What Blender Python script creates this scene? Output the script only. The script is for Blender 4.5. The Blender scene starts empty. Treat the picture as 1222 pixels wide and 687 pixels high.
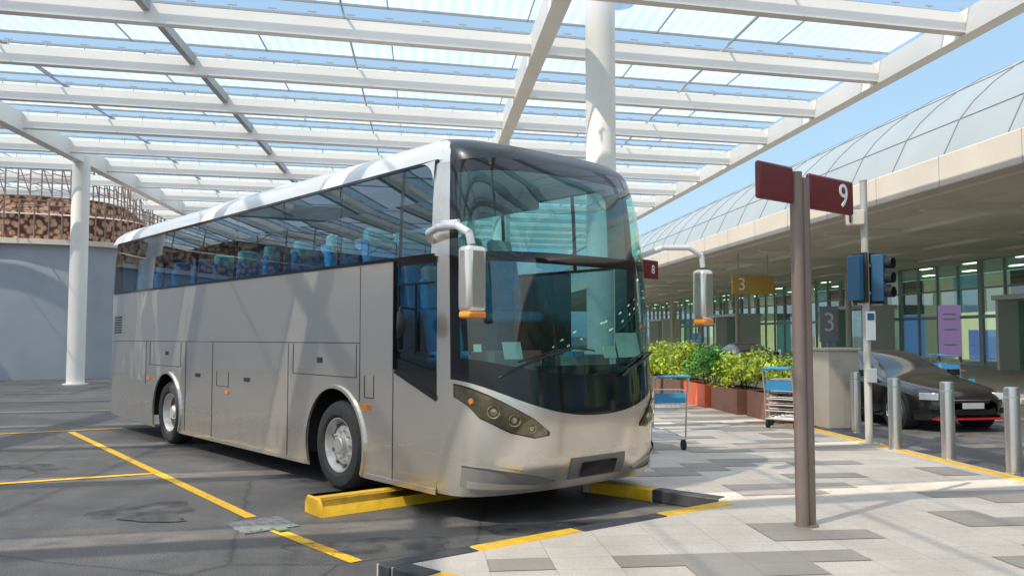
import bpy, math, random
from mathutils import Vector, Matrix
random.seed(7)
R = math.radians
scene = bpy.context.scene
COL = scene.collection

# ------------------------------------------------------------------ materials
def new_mat(name):
    m = bpy.data.materials.new(name); m.use_nodes = True
    nt = m.node_tree
    b = nt.nodes["Principled BSDF"]
    return m, nt, b

def mat(name, col, rough=0.5, metal=0.0, var=0.0, vscale=3.0, bump=0.0, bscale=40.0, coat=0.0, spec=0.5, emis=0.0, rvar=0.0):
    m, nt, b = new_mat(name)
    c = (col[0], col[1], col[2], 1)
    b.inputs["Base Color"].default_value = c
    b.inputs["Roughness"].default_value = rough
    b.inputs["Metallic"].default_value = metal
    b.inputs["Coat Weight"].default_value = coat
    b.inputs["Coat Roughness"].default_value = 0.06
    b.inputs["Specular IOR Level"].default_value = spec
    if emis:
        b.inputs["Emission Color"].default_value = c
        b.inputs["Emission Strength"].default_value = emis
        try: m.cycles.emission_sampling = 'NONE'
        except Exception: pass
    if var or bump or rvar:
        tc = nt.nodes.new("ShaderNodeTexCoord")
    if var or rvar:
        n = nt.nodes.new("ShaderNodeTexNoise"); n.inputs["Scale"].default_value = vscale
        n.inputs["Detail"].default_value = 6; n.inputs["Roughness"].default_value = 0.6
        nt.links.new(tc.outputs["Object"], n.inputs["Vector"])
    if var:
        r = nt.nodes.new("ShaderNodeValToRGB")
        r.color_ramp.elements[0].position = 0.3; r.color_ramp.elements[1].position = 0.72
        r.color_ramp.elements[0].color = tuple(x*(1-var) for x in col)+(1,)
        r.color_ramp.elements[1].color = tuple(min(1, x*(1+var)) for x in col)+(1,)
        nt.links.new(n.outputs["Fac"], r.inputs["Fac"]); nt.links.new(r.outputs["Color"], b.inputs["Base Color"])
    if rvar:
        mr = nt.nodes.new("ShaderNodeMapRange")
        mr.inputs["From Min"].default_value = 0.3; mr.inputs["From Max"].default_value = 0.7
        mr.inputs["To Min"].default_value = max(0.02, rough-rvar); mr.inputs["To Max"].default_value = rough+rvar
        nt.links.new(n.outputs["Fac"], mr.inputs["Value"]); nt.links.new(mr.outputs["Result"], b.inputs["Roughness"])
    if bump:
        n2 = nt.nodes.new("ShaderNodeTexNoise"); n2.inputs["Scale"].default_value = bscale
        n2.inputs["Detail"].default_value = 4
        nt.links.new(tc.outputs["Object"], n2.inputs["Vector"])
        bp = nt.nodes.new("ShaderNodeBump"); bp.inputs["Strength"].default_value = bump
        bp.inputs["Distance"].default_value = 0.02
        nt.links.new(n2.outputs["Fac"], bp.inputs["Height"]); nt.links.new(bp.outputs["Normal"], b.inputs["Normal"])
    return m

def glass_mat(name, tint, base_refl=0.06, power=3.0, rough=0.0, gcol=(1, 1, 1), top=.95):
    m = bpy.data.materials.new(name); m.use_nodes = True
    nt = m.node_tree; nt.nodes.clear()
    out = nt.nodes.new("ShaderNodeOutputMaterial")
    tr = nt.nodes.new("ShaderNodeBsdfTransparent"); tr.inputs["Color"].default_value = (*tint, 1)
    gl = nt.nodes.new("ShaderNodeBsdfGlossy"); gl.inputs["Roughness"].default_value = rough
    gl.inputs["Color"].default_value = (*gcol, 1)
    lw = nt.nodes.new("ShaderNodeLayerWeight"); lw.inputs["Blend"].default_value = 0.5
    mr = nt.nodes.new("ShaderNodeMapRange")
    mr.inputs["To Min"].default_value = base_refl; mr.inputs["To Max"].default_value = top
    mx = nt.nodes.new("ShaderNodeMixShader")
    pw = nt.nodes.new("ShaderNodeMath"); pw.operation = 'POWER'; pw.inputs[1].default_value = power
    nt.links.new(lw.outputs["Facing"], pw.inputs[0]); nt.links.new(pw.outputs[0], mr.inputs["Value"])
    nt.links.new(mr.outputs["Result"], mx.inputs["Fac"])
    nt.links.new(tr.outputs[0], mx.inputs[1]); nt.links.new(gl.outputs[0], mx.inputs[2])
    nt.links.new(mx.outputs[0], out.inputs["Surface"])
    return m

# ------------------------------------------------------------------ mesh builder
class MB:
    def __init__(s, T=None): s.v=[]; s.f=[]; s.m=[]; s.T=T
    def _add(s, vs, fs, m):
        o = len(s.v)
        s.v += [tuple(s.T @ Vector(p)) if s.T else tuple(p) for p in vs]
        s.f += [tuple(i+o for i in f) for f in fs]
        s.m += ([m]*len(fs) if isinstance(m, int) else list(m))
    def box(s, c, d, rz=0.0, m=0, M=None):
        x,y,z = d[0]/2,d[1]/2,d[2]/2
        vs=[Vector((a*x,b*y,cc*z)) for a in(-1,1) for b in(-1,1) for cc in(-1,1)]
        Mr = Matrix.Rotation(rz,3,'Z') if M is None else M
        vs=[Mr@p+Vector(c) for p in vs]
        s._add(vs,[(0,1,3,2),(4,6,7,5),(0,4,5,1),(2,3,7,6),(0,2,6,4),(1,5,7,3)],m)
    def beam(s, p0, p1, w, h, m=0):
        p0=Vector(p0);p1=Vector(p1);d=(p1-p0);L=d.length;d.normalize()
        up=Vector((0,0,1)) if abs(d.z)<0.98 else Vector((0,1,0))
        sx=d.cross(up).normalized(); uz=sx.cross(d).normalized()
        vs=[]
        for q in(p0,p1):
            for a,b in((-1,-1),(1,-1),(1,1),(-1,1)):
                vs.append(q+sx*(a*w/2)+uz*(b*h/2))
        s._add(vs,[(3,2,1,0),(4,5,6,7),(0,1,5,4),(1,2,6,5),(2,3,7,6),(3,0,4,7)],m)
    def cyl(s, p0, p1, r0, r1=None, n=12, m=0, caps=True):
        if r1 is None: r1=r0
        p0=Vector(p0);p1=Vector(p1);d=(p1-p0).normalized()
        up=Vector((0,0,1)) if abs(d.z)<0.95 else Vector((1,0,0))
        a=d.cross(up).normalized(); b=d.cross(a).normalized()
        vs=[];
        for q,r in((p0,r0),(p1,r1)):
            for i in range(n):
                t=2*math.pi*i/n; vs.append(q+a*math.cos(t)*r+b*math.sin(t)*r)
        fs=[(i,(i+1)%n,n+(i+1)%n,n+i) for i in range(n)]
        if caps: fs+= [tuple(range(n-1,-1,-1)),tuple(range(n,2*n))]
        s._add(vs,fs,m)
    def tube(s, pts, r, n=10, m=0):
        for i in range(len(pts)-1): s.cyl(pts[i],pts[i+1],r,r,n,m)
    def lathe(s, prof, o, ax, n=32, m=0):
        ax=Vector(ax).normalized(); up=Vector((0,0,1)) if abs(ax.z)<0.95 else Vector((1,0,0))
        a=ax.cross(up).normalized(); b=ax.cross(a).normalized(); o=Vector(o)
        vs=[];fs=[];ms=[]
        for p in prof:
            for i in range(n):
                t=2*math.pi*i/n; vs.append(o+ax*p[1]+a*math.cos(t)*p[0]+b*math.sin(t)*p[0])
        for j in range(len(prof)-1):
            mm=prof[j][2] if len(prof[j])>2 else m
            for i in range(n):
                fs.append((j*n+i,j*n+(i+1)%n,(j+1)*n+(i+1)%n,(j+1)*n+i)); ms.append(mm)
        s._add(vs,fs,ms)
    def grid(s, rows, m=0, flip=False):
        nr=len(rows);nc=len(rows[0]);vs=[p for r in rows for p in r];fs=[];ms=[]
        for j in range(nr-1):
            for i in range(nc-1):
                f=(j*nc+i,j*nc+i+1,(j+1)*nc+i+1,(j+1)*nc+i)
                fs.append(f[::-1] if flip else f)
                ms.append(m(j,i) if callable(m) else m)
        s._add(vs,fs,ms)
    def poly(s, pts, m=0): s._add(pts,[tuple(range(len(pts)))],m)
    def build(s, name, mats, parent=None, bevel=0.0, smooth=True, ang=35, seg=2, merge=False, subsurf=0):
        me=bpy.data.meshes.new(name); me.from_pydata(s.v,[],s.f)
        for mt in mats: me.materials.append(mt)
        for p,mi in zip(me.polygons,s.m): p.material_index=mi
        if merge:
            import bmesh
            bm=bmesh.new(); bm.from_mesh(me); bmesh.ops.remove_doubles(bm,verts=bm.verts,dist=0.0005)
            bmesh.ops.recalc_face_normals(bm,faces=bm.faces)
            bm.to_mesh(me); bm.free()
        if smooth:
            me.polygons.foreach_set("use_smooth",[True]*len(me.polygons))
            me.set_sharp_from_angle(angle=R(ang))
        me.update()
        ob=bpy.data.objects.new(name,me); COL.objects.link(ob)
        if parent: ob.parent=parent
        if bevel:
            md=ob.modifiers.new("bevel",'BEVEL'); md.width=bevel; md.segments=seg; md.limit_method='ANGLE'; md.angle_limit=R(40)
        if subsurf:
            md=ob.modifiers.new("sub",'SUBSURF'); md.levels=subsurf; md.render_levels=subsurf
        return ob

def empty(name, loc=(0,0,0), rz=0.0):
    e=bpy.data.objects.new(name,None); COL.objects.link(e); e.location=loc; e.rotation_euler=(0,0,rz); e.empty_display_size=0.3
    return e
def text(name, s, size, mtl, parent, loc, rot, ext=0.003):
    cu=bpy.data.curves.new(name,'FONT'); cu.body=s; cu.size=size; cu.extrude=ext; cu.align_x='CENTER'; cu.align_y='CENTER'
    cu.materials.append(mtl)
    o=bpy.data.objects.new(name,cu); COL.objects.link(o); o.parent=parent; o.location=loc; o.rotation_euler=rot
    return o
def interp(x, tab):
    if x<=tab[0][0]: return tab[0][1]
    for (a,b),(c,d) in zip(tab,tab[1:]):
        if x<=c: return b+(d-b)*(x-a)/(c-a)
    return tab[-1][1]

# palette
M_white = mat("white_steel",(0.82,0.79,0.73),0.45,var=0.05,vscale=0.6)
M_fascia= mat("fascia_concrete",(0.66,0.59,0.50),0.7,var=0.08,vscale=0.5)
M_yellow= mat("yellow_road_paint",(0.84,0.47,0.02),0.6,var=0.2,vscale=9,bump=0.2,bscale=60)
M_black = mat("black_rubber",(0.018,0.018,0.019),0.65,bump=0.1,bscale=60)
M_kblack= mat("black_kerb_paint",(0.05,0.05,0.052),0.6,var=0.4,vscale=8)
M_blkgl = mat("black_gloss",(0.008,0.009,0.01),0.08,coat=0.3)
M_dark  = mat("dark_interior",(0.06,0.062,0.065),0.7)
M_chrome= mat("brushed_steel",(0.66,0.63,0.59),0.30,metal=1.0)
M_orange= mat("orange_lens",(0.9,0.28,0.02),0.25,coat=0.5)

# ------------------------------------------------------------------ world / sun / camera
to_sun = Vector((-0.50,-0.42,0.80)).normalized()
elev = math.asin(to_sun.z); az = math.atan2(to_sun.x, to_sun.y)
w = bpy.data.worlds.new("World"); scene.world=w; w.use_nodes=True
nt=w.node_tree; bg=nt.nodes["Background"]
sky=nt.nodes.new("ShaderNodeTexSky"); sky.sky_type='NISHITA'; sky.sun_disc=False
sky.sun_elevation=elev; sky.sun_rotation=az; sky.air_density=1.2; sky.dust_density=2.0; sky.ozone_density=2.5
# thin tropical haze veil over the clear sky
hz=nt.nodes.new("ShaderNodeMix"); hz.data_type='RGBA'; hz.inputs[0].default_value=0.46
hz.inputs[7].default_value=(4.2,6.4,8.4,1)
nt.links.new(sky.outputs[0],hz.inputs[6]); nt.links.new(hz.outputs[2],bg.inputs[0]); bg.inputs[1].default_value=0.15
sd=bpy.data.lights.new("sun",'SUN'); sd.energy=5.0; sd.angle=R(0.6); sd.color=(1.0,0.93,0.81)
so=bpy.data.objects.new("sun",sd); COL.objects.link(so); so.rotation_euler=(-to_sun).to_track_quat('-Z','Y').to_euler(); so.location=(-20,-20,40)
cd=bpy.data.cameras.new("camera"); cam=bpy.data.objects.new("camera",cd); COL.objects.link(cam)
cam.location=(0,0,1.7); cam.rotation_euler=(R(93.23),0,0); cd.sensor_width=36; cd.lens=29.46; cd.clip_end=3000
scene.camera=cam
scene.view_settings.view_transform='Standard'; scene.view_settings.look='None'; scene.view_settings.exposure=0

# ------------------------------------------------------------------ ground (asphalt)
def asphalt_mat(name="asphalt",k=1.0):
    m,nt,b=new_mat(name)
    tc=nt.nodes.new("ShaderNodeTexCoord")
    def noise(sc,det=5,ro=0.6):
        n=nt.nodes.new("ShaderNodeTexNoise"); n.inputs["Scale"].default_value=sc; n.inputs["Detail"].default_value=det; n.inputs["Roughness"].default_value=ro
        nt.links.new(tc.outputs["Object"],n.inputs["Vector"]); return n
    n1=noise(0.35); n2=noise(90,2); n3=noise(2.2,6,0.7)
    r1=nt.nodes.new("ShaderNodeValToRGB"); e=r1.color_ramp.elements
    e[0].position=0.32; e[0].color=(0.090*k,0.084*k,0.079*k,1); e[1].position=0.68; e[1].color=(0.170*k,0.156*k,0.144*k,1)
    nt.links.new(n1.outputs[0],r1.inputs[0])
    r3=nt.nodes.new("ShaderNodeValToRGB"); e=r3.color_ramp.elements
    e[0].position=0.35; e[0].color=(0.66,0.66,0.67,1); e[1].position=0.62; e[1].color=(1.05,1.05,1.05,1)
    nt.links.new(n3.outputs[0],r3.inputs[0])
    r2=nt.nodes.new("ShaderNodeValToRGB"); e=r2.color_ramp.elements
    e[0].position=0.4; e[0].color=(0.62,0.62,0.62,1); e[1].position=0.66; e[1].color=(1.6,1.57,1.5,1)
    nt.links.new(n2.outputs[0],r2.inputs[0])
    def mul(a,b2):
        x=nt.nodes.new("ShaderNodeMix"); x.data_type='RGBA'; x.blend_type='MULTIPLY'; x.inputs[0].default_value=1
        nt.links.new(a,x.inputs[6]); nt.links.new(b2,x.inputs[7]); return x.outputs[2]
    c=mul(mul(r1.outputs[0],r3.outputs[0]),r2.outputs[0])
    vo=nt.nodes.new("ShaderNodeTexVoronoi"); vo.feature='DISTANCE_TO_EDGE'; vo.inputs["Scale"].default_value=0.28
    dn=noise(1.6,4); ad=nt.nodes.new("ShaderNodeMix"); ad.data_type='VECTOR'; ad.inputs[0].default_value=0.12
    nt.links.new(tc.outputs["Object"],ad.inputs[4]); nt.links.new(dn.outputs["Color"],ad.inputs[5]); nt.links.new(ad.outputs[1],vo.inputs["Vector"])
    rc=nt.nodes.new("ShaderNodeValToRGB"); e=rc.color_ramp.elements; e[0].position=0.0015; e[0].color=(.5,.5,.5,1); e[1].position=0.005; e[1].color=(1,1,1,1)
    nt.links.new(vo.outputs["Distance"],rc.inputs[0]); c=mul(c,rc.outputs[0])
    nt.links.new(c,b.inputs["Base Color"])
    mr=nt.nodes.new("ShaderNodeMapRange"); mr.inputs["From Min"].default_value=0.35; mr.inputs["From Max"].default_value=0.65
    mr.inputs["To Min"].default_value=0.5; mr.inputs["To Max"].default_value=0.8
    nt.links.new(n3.outputs[0],mr.inputs["Value"]); nt.links.new(mr.outputs[0],b.inputs["Roughness"])
    bp=nt.nodes.new("ShaderNodeBump"); bp.inputs["Strength"].default_value=0.5; bp.inputs["Distance"].default_value=0.01
    nt.links.new(n2.outputs["Fac"],bp.inputs["Height"]); nt.links.new(bp.outputs[0],b.inputs["Normal"])
    return m
M_asph=asphalt_mat(); M_road=asphalt_mat("road_asphalt",1.3)
g=MB(); g.poly([(-900,-900,0),(900,-900,0),(900,900,0),(-900,900,0)]); g.build("ground",[M_asph],smooth=False)

def line2(mb,p0,p1,wd,z=0.004):
    p0=Vector((*p0,z));p1=Vector((*p1,z));d=(p1-p0).normalized();s=Vector((-d.y,d.x,0))*wd/2
    mb.poly([p0-s,p1-s,p1+s,p0+s])
def worn_paint():
    m,nt,b=new_mat("worn_yellow_line"); b.inputs["Base Color"].default_value=(.84,.47,.02,1); b.inputs["Roughness"].default_value=.65
    tc=nt.nodes.new("ShaderNodeTexCoord"); n=nt.nodes.new("ShaderNodeTexNoise"); n.inputs["Scale"].default_value=22; n.inputs["Detail"].default_value=8; n.inputs["Roughness"].default_value=.75
    nt.links.new(tc.outputs["Object"],n.inputs["Vector"])
    mr=nt.nodes.new("ShaderNodeMapRange"); mr.inputs["From Min"].default_value=.34; mr.inputs["From Max"].default_value=.44; mr.inputs["To Min"].default_value=.1
    nt.links.new(n.outputs[0],mr.inputs["Value"]); nt.links.new(mr.outputs[0],b.inputs["Alpha"]); return m
M_line=worn_paint()
l=MB()
line2(l,(-7.78,14.9),(-2.44,7.95),0.11); line2(l,(-2.08,7.45),(-1.17,6.41),0.11)
line2(l,(-12.5,12.55),(-7.15,15.46),0.11,0.008)
line2(l,(-9.5,7.9),(-4.42,10.43),0.11,0.008)
l.build("parking_bay_lines",[M_line],smooth=False)

def blob(name,c,rx,ry,mt,z,n=40,seed=1,rot=0):
    random.seed(seed); ph=[random.uniform(0,6.28) for _ in range(5)]
    pts=[]
    for i in range(n):
        t=2*math.pi*i/n; r=1+0.16*math.sin(2*t+ph[0])+0.12*math.sin(3*t+ph[1])+0.07*math.sin(5*t+ph[2])+0.04*math.sin(9*t+ph[3])
        x=rx*r*math.cos(t); y=ry*r*math.sin(t)
        pts.append((c[0]+x*math.cos(rot)-y*math.sin(rot),c[1]+x*math.sin(rot)+y*math.cos(rot),z))
    mb=MB(); mb.poly(pts); return mb.build(name,[mt],smooth=False)
def soft_stain(name,col,alpha,rough):
    m,nt,b=new_mat(name); b.inputs["Base Color"].default_value=(*col,1); b.inputs["Roughness"].default_value=rough
    tc=nt.nodes.new("ShaderNodeTexCoord"); n=nt.nodes.new("ShaderNodeTexNoise"); n.inputs["Scale"].default_value=4; n.inputs["Detail"].default_value=6
    nt.links.new(tc.outputs["Object"],n.inputs["Vector"])
    mr=nt.nodes.new("ShaderNodeMapRange"); mr.inputs["From Min"].default_value=.42; mr.inputs["From Max"].default_value=.72; mr.inputs["To Max"].default_value=alpha
    nt.links.new(n.outputs[0],mr.inputs["Value"]); nt.links.new(mr.outputs[0],b.inputs["Alpha"]); return m
M_oil=soft_stain("oil_stain",(.035,.033,.034),.6,.4)
M_wet=mat("wet_asphalt",(0.06,0.06,0.062),0.12,var=0.2,vscale=6)
blob("oil_stain",(-3.55,8.25),0.42,0.5,M_oil,0.004,seed=3)
blob("puddle",(-3.3,7.85),0.33,0.10,M_wet,0.008,seed=5)
blob("oil_stain",(0.25,7.5),0.5,0.35,M_oil,0.004,seed=8)
blob("oil_stain",(-6.2,10.9),0.5,0.3,M_oil,0.004,seed=11)
blob("oil_stain",(-1.1,6.9),0.6,0.3,M_oil,0.004,seed=14)
M_mh=mat("cast_iron",(0.20,0.20,0.19),0.7,var=0.3,vscale=12,bump=0.6,bscale=30)
mh=MB(); mh.box((-2.24,7.62,0.006),(0.5,0.5,0.012),R(38),0)
for i in range(5): mh.box((-2.24+math.cos(R(38))*(-0.18+i*0.09),7.62+math.sin(R(38))*(-0.18+i*0.09),0.014),(0.02,0.42,0.006),R(38),0)
mh.build("drain_cover",[M_mh],smooth=False)
M_gr=mat("green_paint",(0.14,0.24,0.15),0.7,var=0.3,vscale=10)
gp=MB(); gp.box((-2.02,7.42,0.02),(0.09,0.16,0.008),R(38)); gp.build("service_marker_plate",[M_gr],smooth=False)

# ------------------------------------------------------------------ pavement
RZ=R(6.0); LF=Matrix.Rotation(RZ,4,'Z'); LFi=LF.inverted()
def toL(p): v=LFi@Vector((p[0],p[1],0)); return (v.x,v.y)
CX,CY=0.45,0.30
def tile_mat(name,c1,c2,cm):
    m,nt,b=new_mat(name)
    tc=nt.nodes.new("ShaderNodeTexCoord")
    br=nt.nodes.new("ShaderNodeTexBrick"); br.offset=0.0; br.squash=1.0
    br.inputs["Scale"].default_value=1.0; br.inputs["Brick Width"].default_value=CX; br.inputs["Row Height"].default_value=CY
    br.inputs["Mortar Size"].default_value=0.004; br.inputs["Mortar Smooth"].default_value=0.3; br.inputs["Bias"].default_value=0
    br.inputs["Color1"].default_value=(*c1,1); br.inputs["Color2"].default_value=(*c2,1); br.inputs["Mortar"].default_value=(*cm,1)
    nt.links.new(tc.outputs["Object"],br.inputs["Vector"])
    n=nt.nodes.new("ShaderNodeTexNoise"); n.inputs["Scale"].default_value=1.3; n.inputs["Detail"].default_value=9; n.inputs["Roughness"].default_value=0.72
    nt.links.new(tc.outputs["Object"],n.inputs["Vector"])
    r=nt.nodes.new("ShaderNodeValToRGB"); e=r.color_ramp.elements; e[0].position=0.3; e[0].color=(0.80,0.77,0.74,1); e[1].position=0.62; e[1].color=(1.04,1.03,1.02,1)
    nt.links.new(n.outputs[0],r.inputs[0])
    x=nt.nodes.new("ShaderNodeMix"); x.data_type='RGBA'; x.blend_type='MULTIPLY'; x.inputs[0].default_value=1
    nt.links.new(br.outputs["Color"],x.inputs[6]); nt.links.new(r.outputs[0],x.inputs[7])
    n3=nt.nodes.new("ShaderNodeTexNoise"); n3.inputs["Scale"].default_value=130; n3.inputs["Detail"].default_value=2
    nt.links.new(tc.outputs["Object"],n3.inputs["Vector"])
    r3=nt.nodes.new("ShaderNodeValToRGB"); e=r3.color_ramp.elements; e[0].position=0.38; e[0].color=(0.82,0.82,0.82,1); e[1].position=0.6; e[1].color=(1.04,1.04,1.04,1)
    nt.links.new(n3.outputs[0],r3.inputs[0])
    x2=nt.nodes.new("ShaderNodeMix"); x2.data_type='RGBA'; x2.blend_type='MULTIPLY'; x2.inputs[0].default_value=1
    nt.links.new(x.outputs[2],x2.inputs[6]); nt.links.new(r3.outputs[0],x2.inputs[7])
    nt.links.new(x2.outputs[2],b.inputs["Base Color"]); b.inputs["Roughness"].default_value=0.55
    bp=nt.nodes.new("ShaderNodeBump"); bp.inputs["Strength"].default_value=0.3; bp.inputs["Distance"].default_value=0.003; bp.invert=True
    nt.links.new(br.outputs["Fac"],bp.inputs["Height"]); nt.links.new(bp.outputs[0],b.inputs["Normal"])
    return m
M_tile=tile_mat("granite_tiles_beige",(0.64,0.555,0.465),(0.70,0.61,0.515),(0.46,0.40,0.335))
M_tiled=tile_mat("granite_tiles_grey",(0.36,0.31,0.265),(0.40,0.345,0.295),(0.28,0.245,0.21))
ZP=0.12
K1=(-0.94,5.92);K2=(2.08,8.14);K3=(0.77,9.25);K4=(0.90,10.23);K5=(-7.0,19.2)
pv=[K1,(6.77,-0.6),(2.0,45.0),(-7,45),K5,K4,K3,K2]
pl=[toL(p) for p in pv]
p_=MB(); p_.poly([(x,y,ZP) for x,y in pl])
for i in range(len(pl)):
    a=pl[i];b=pl[(i+1)%len(pl)]; p_.poly([(a[0],a[1],0),(b[0],b[1],0),(b[0],b[1],ZP),(a[0],a[1],ZP)])
po=p_.build("pavement",[M_tile],smooth=False); po.rotation_euler=(0,0,RZ)
def inside(x,y,poly):
    c=False;n=len(poly)
    for i in range(n):
        x1,y1=poly[i];x2,y2=poly[(i+1)%n]
        if (y1>y)!=(y2>y) and x<(x2-x1)*(y-y1)/(y2-y1)+x1: c=not c
    return c
cells=set(); random.seed(35)
for iy in range(-2,40):
    for ix in range(-5,8):
        gx=ix*4+(iy%2)*2+random.choice((0,0,1)); gy=iy*3+random.choice((0,0,1))
        if random.random()<0.15: continue
        cells|={(gx,gy),(gx+1,gy)}
        k=random.random()
        if k<.7: cells|={(gx+1,gy+1),(gx+2,gy+1)}
        if k<.25: cells|={(gx-1,gy+1),(gx,gy+1)}
        elif k>.8: cells|={(gx,gy+1)}
inl=MB()
for gx,gy in sorted(cells):
    x0=gx*CX;y0=gy*CY
    cs=[(x0,y0),(x0+CX,y0),(x0+CX,y0+CY),(x0,y0+CY)]
    if all(inside(x+dx,y+dy,pl) for x,y in cs for dx in(-.2,.2) for dy in(-.2,.2)):
        inl.poly([(x,y,ZP+0.004) for x,y in cs])
io=inl.build("pavement_inlay",[M_tiled],smooth=False); io.rotation_euler=(0,0,RZ)
rd=MB(); rd.poly([(6.83,-30,.004),(14.7,-30,.004),(14.7,130,.004),(6.83,130,.004)]); ro_=rd.build("road",[M_road],smooth=False); ro_.rotation_euler=(0,0,RZ)

kb=MB()
def kerb(p0,p1,segs,side):
    p0=Vector((*p0,0));p1=Vector((*p1,0));d=(p1-p0);L=d.length;d.normalize();s=Vector((-d.y,d.x,0))*side
    for a,b,m in segs:
        b=min(b,L)
        q0=p0+d*(a+0.004)+s*0.07+Vector((0,0,0.063)); q1=p0+d*(b-0.004)+s*0.07+Vector((0,0,0.063))
        kb.beam(q0,q1,0.16,0.13,m)
kerb(K1,K2,[(0,.77,0),(.77,1.78,1),(1.78,2.76,0),(2.76,3.66,1)],-1)
kerb(K2,K3,[(0.1,0.85,0),(0.85,1.62,1)],-1)
kerb(K3,K4,[(0,.95,0)],-1)
kerb(K4,K5,[(i,i+1,(i+1)%2) for i in range(0,11)],-1)
kerb(K1,(6.77,-0.6),[(0.16,0.5,0),(0.5,1.6,1)]+[(1.6+i,2.6+i,i%2) for i in range(8)],1)
kb.build("painted_kerb",[M_kblack,M_yellow],bevel=0.015)
yl=MB(); 
a0=Vector((6.60,-0.4,0));a1=Vector((1.9,44.9,0))
yl.beam(a0+Vector((0,0,.063)),a1+Vector((0,0,.063)),0.16,0.13,0)
yl.build("road_kerb",[M_yellow],bevel=0.015)

ws=MB(); d=Vector((0.79,0.61,0)); s=Vector((-d.y,d.x,0)); c0=Vector((-1.90,8.08,0))
prof=[(-.19,0),(-.19,.10),(-.14,.17),(.14,.17),(.19,.10),(.19,0)]
rows=[[c0+d*t+s*a+Vector((0,0,z)) for a,z in prof] for t in (0,0.02,2.9,2.92)]
ws.grid(rows,0); ws.poly(rows[0]); ws.poly(rows[-1][::-1])
ws.build("wheel_stop_kerb",[M_yellow],bevel=0.02,merge=True)

# ------------------------------------------------------------------ BUS
BUS=empty("coach_bus",(-1.96,9.32,0),math.atan2(-0.751,0.66))
def silver():
    m,nt,b=new_mat("silver_metallic_paint")
    b.inputs["Metallic"].default_value=0.85
    b.inputs["Coat Weight"].default_value=1.0; b.inputs["Coat Roughness"].default_value=0.03
    tc=nt.nodes.new("ShaderNodeTexCoord")
    n=nt.nodes.new("ShaderNodeTexNoise"); n.inputs["Scale"].default_value=1.1; n.inputs["Detail"].default_value=2
    mp=nt.nodes.new("ShaderNodeMapping"); mp.inputs["Scale"].default_value=(1.0,1.0,0.55)
    nt.links.new(tc.outputs["Object"],mp.inputs[0]); nt.links.new(mp.outputs[0],n.inputs["Vector"])
    bp=nt.nodes.new("ShaderNodeBump"); bp.inputs["Strength"].default_value=0.5; bp.inputs["Distance"].default_value=0.03
    nt.links.new(n.outputs[0],bp.inputs["Height"]); nt.links.new(bp.outputs[0],b.inputs["Normal"]); nt.links.new(bp.outputs[0],b.inputs["Coat Normal"])
    n2=nt.nodes.new("ShaderNodeTexNoise"); n2.inputs["Scale"].default_value=5; n2.inputs["Detail"].default_value=8
    nt.links.new(tc.outputs["Object"],n2.inputs["Vector"])
    sp=nt.nodes.new("ShaderNodeSeparateXYZ"); nt.links.new(tc.outputs["Object"],sp.inputs[0])
    mr=nt.nodes.new("ShaderNodeMapRange"); mr.inputs["From Min"].default_value=0.8; mr.inputs["From Max"].default_value=0.15; mr.inputs["To Max"].default_value=0.6
    nt.links.new(sp.outputs[2],mr.inputs["Value"])
    mu=nt.nodes.new("ShaderNodeMath"); mu.operation='MULTIPLY'; nt.links.new(mr.outputs[0],mu.inputs[0]); nt.links.new(n2.outputs[0],mu.inputs[1])
    mr2=nt.nodes.new("ShaderNodeMapRange"); mr2.inputs["To Min"].default_value=0.24; mr2.inputs["To Max"].default_value=0.6
    nt.links.new(mu.outputs[0],mr2.inputs["Value"]); nt.links.new(mr2.outputs[0],b.inputs["Roughness"])
    mx=nt.nodes.new("ShaderNodeMix"); mx.data_type='RGBA'
    mx.inputs[6].default_value=(0.84,0.77,0.68,1); mx.inputs[7].default_value=(0.30,0.25,0.20,1)
    nt.links.new(mu.outputs[0],mx.inputs[0]); nt.links.new(mx.outputs[2],b.inputs["Base Color"])
    return m
M_sil=silver()
M_roofw=mat("roof_white_paint",(0.78,0.77,0.75),0.3,coat=0.5,var=0.03,vscale=2)
M_cap=mat("roof_cap_charcoal",(0.022,0.027,0.030),0.34,coat=0.10)
M_glsU=glass_mat("upper_windscreen_glass",(0.50,0.88,0.76),0.07,3.2,gcol=(.95,1,1))
M_glsF=glass_mat("windscreen_glass",(0.46,0.68,0.62),0.09,2.8,gcol=(.95,1,1))
M_glsS=glass_mat("side_glass",(0.34,0.54,0.64),0.08,3.0,gcol=(.85,.95,1),top=.8)
M_seam=mat("panel_seam",(0.03,0.03,0.03),0.8)

T_SC=[(.2,2.62),(.32,2.73),(.5,2.80),(.95,2.82),(1.4,2.79),(2.4,2.70),(2.9,2.61),(3.3,2.48),(3.45,2.36),(3.56,2.18),(3.64,1.90),(3.69,1.55),(3.72,1.15),(3.735,.9)]
T_S0=[(.2,1.9),(3.45,1.9),(3.56,1.84),(3.64,1.6),(3.69,1.3),(3.72,.95),(3.735,.8)]
T_HW=[(.2,1.235),(.3,1.25),(2.45,1.25),(3.0,1.23),(3.38,1.20),(3.5,1.165),(3.58,1.10),(3.64,1.0),(3.69,.85),(3.72,.55),(3.735,.02)]
NE=3.0
def FP(wv,z,off=0.0):
    sc=interp(z,T_SC);s0=interp(z,T_S0);hw=interp(z,T_HW)
    p=Vector((s0+(sc-s0)*max(0,1-abs(wv)**NE)**(1/NE),1.25+wv*hw,z))
    if off:
        e=0.004; w2=max(-1,min(1,wv+e)); w1=max(-1,min(1,wv-e))
        t=FP(w2,z)-FP(w1,z); u=FP(wv,z+.02)-FP(wv,z-.02)
        n=t.cross(u).normalized()
        if n.x<0 and abs(wv)<.99: n=-n
        p=p+n*off
    return p
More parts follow.
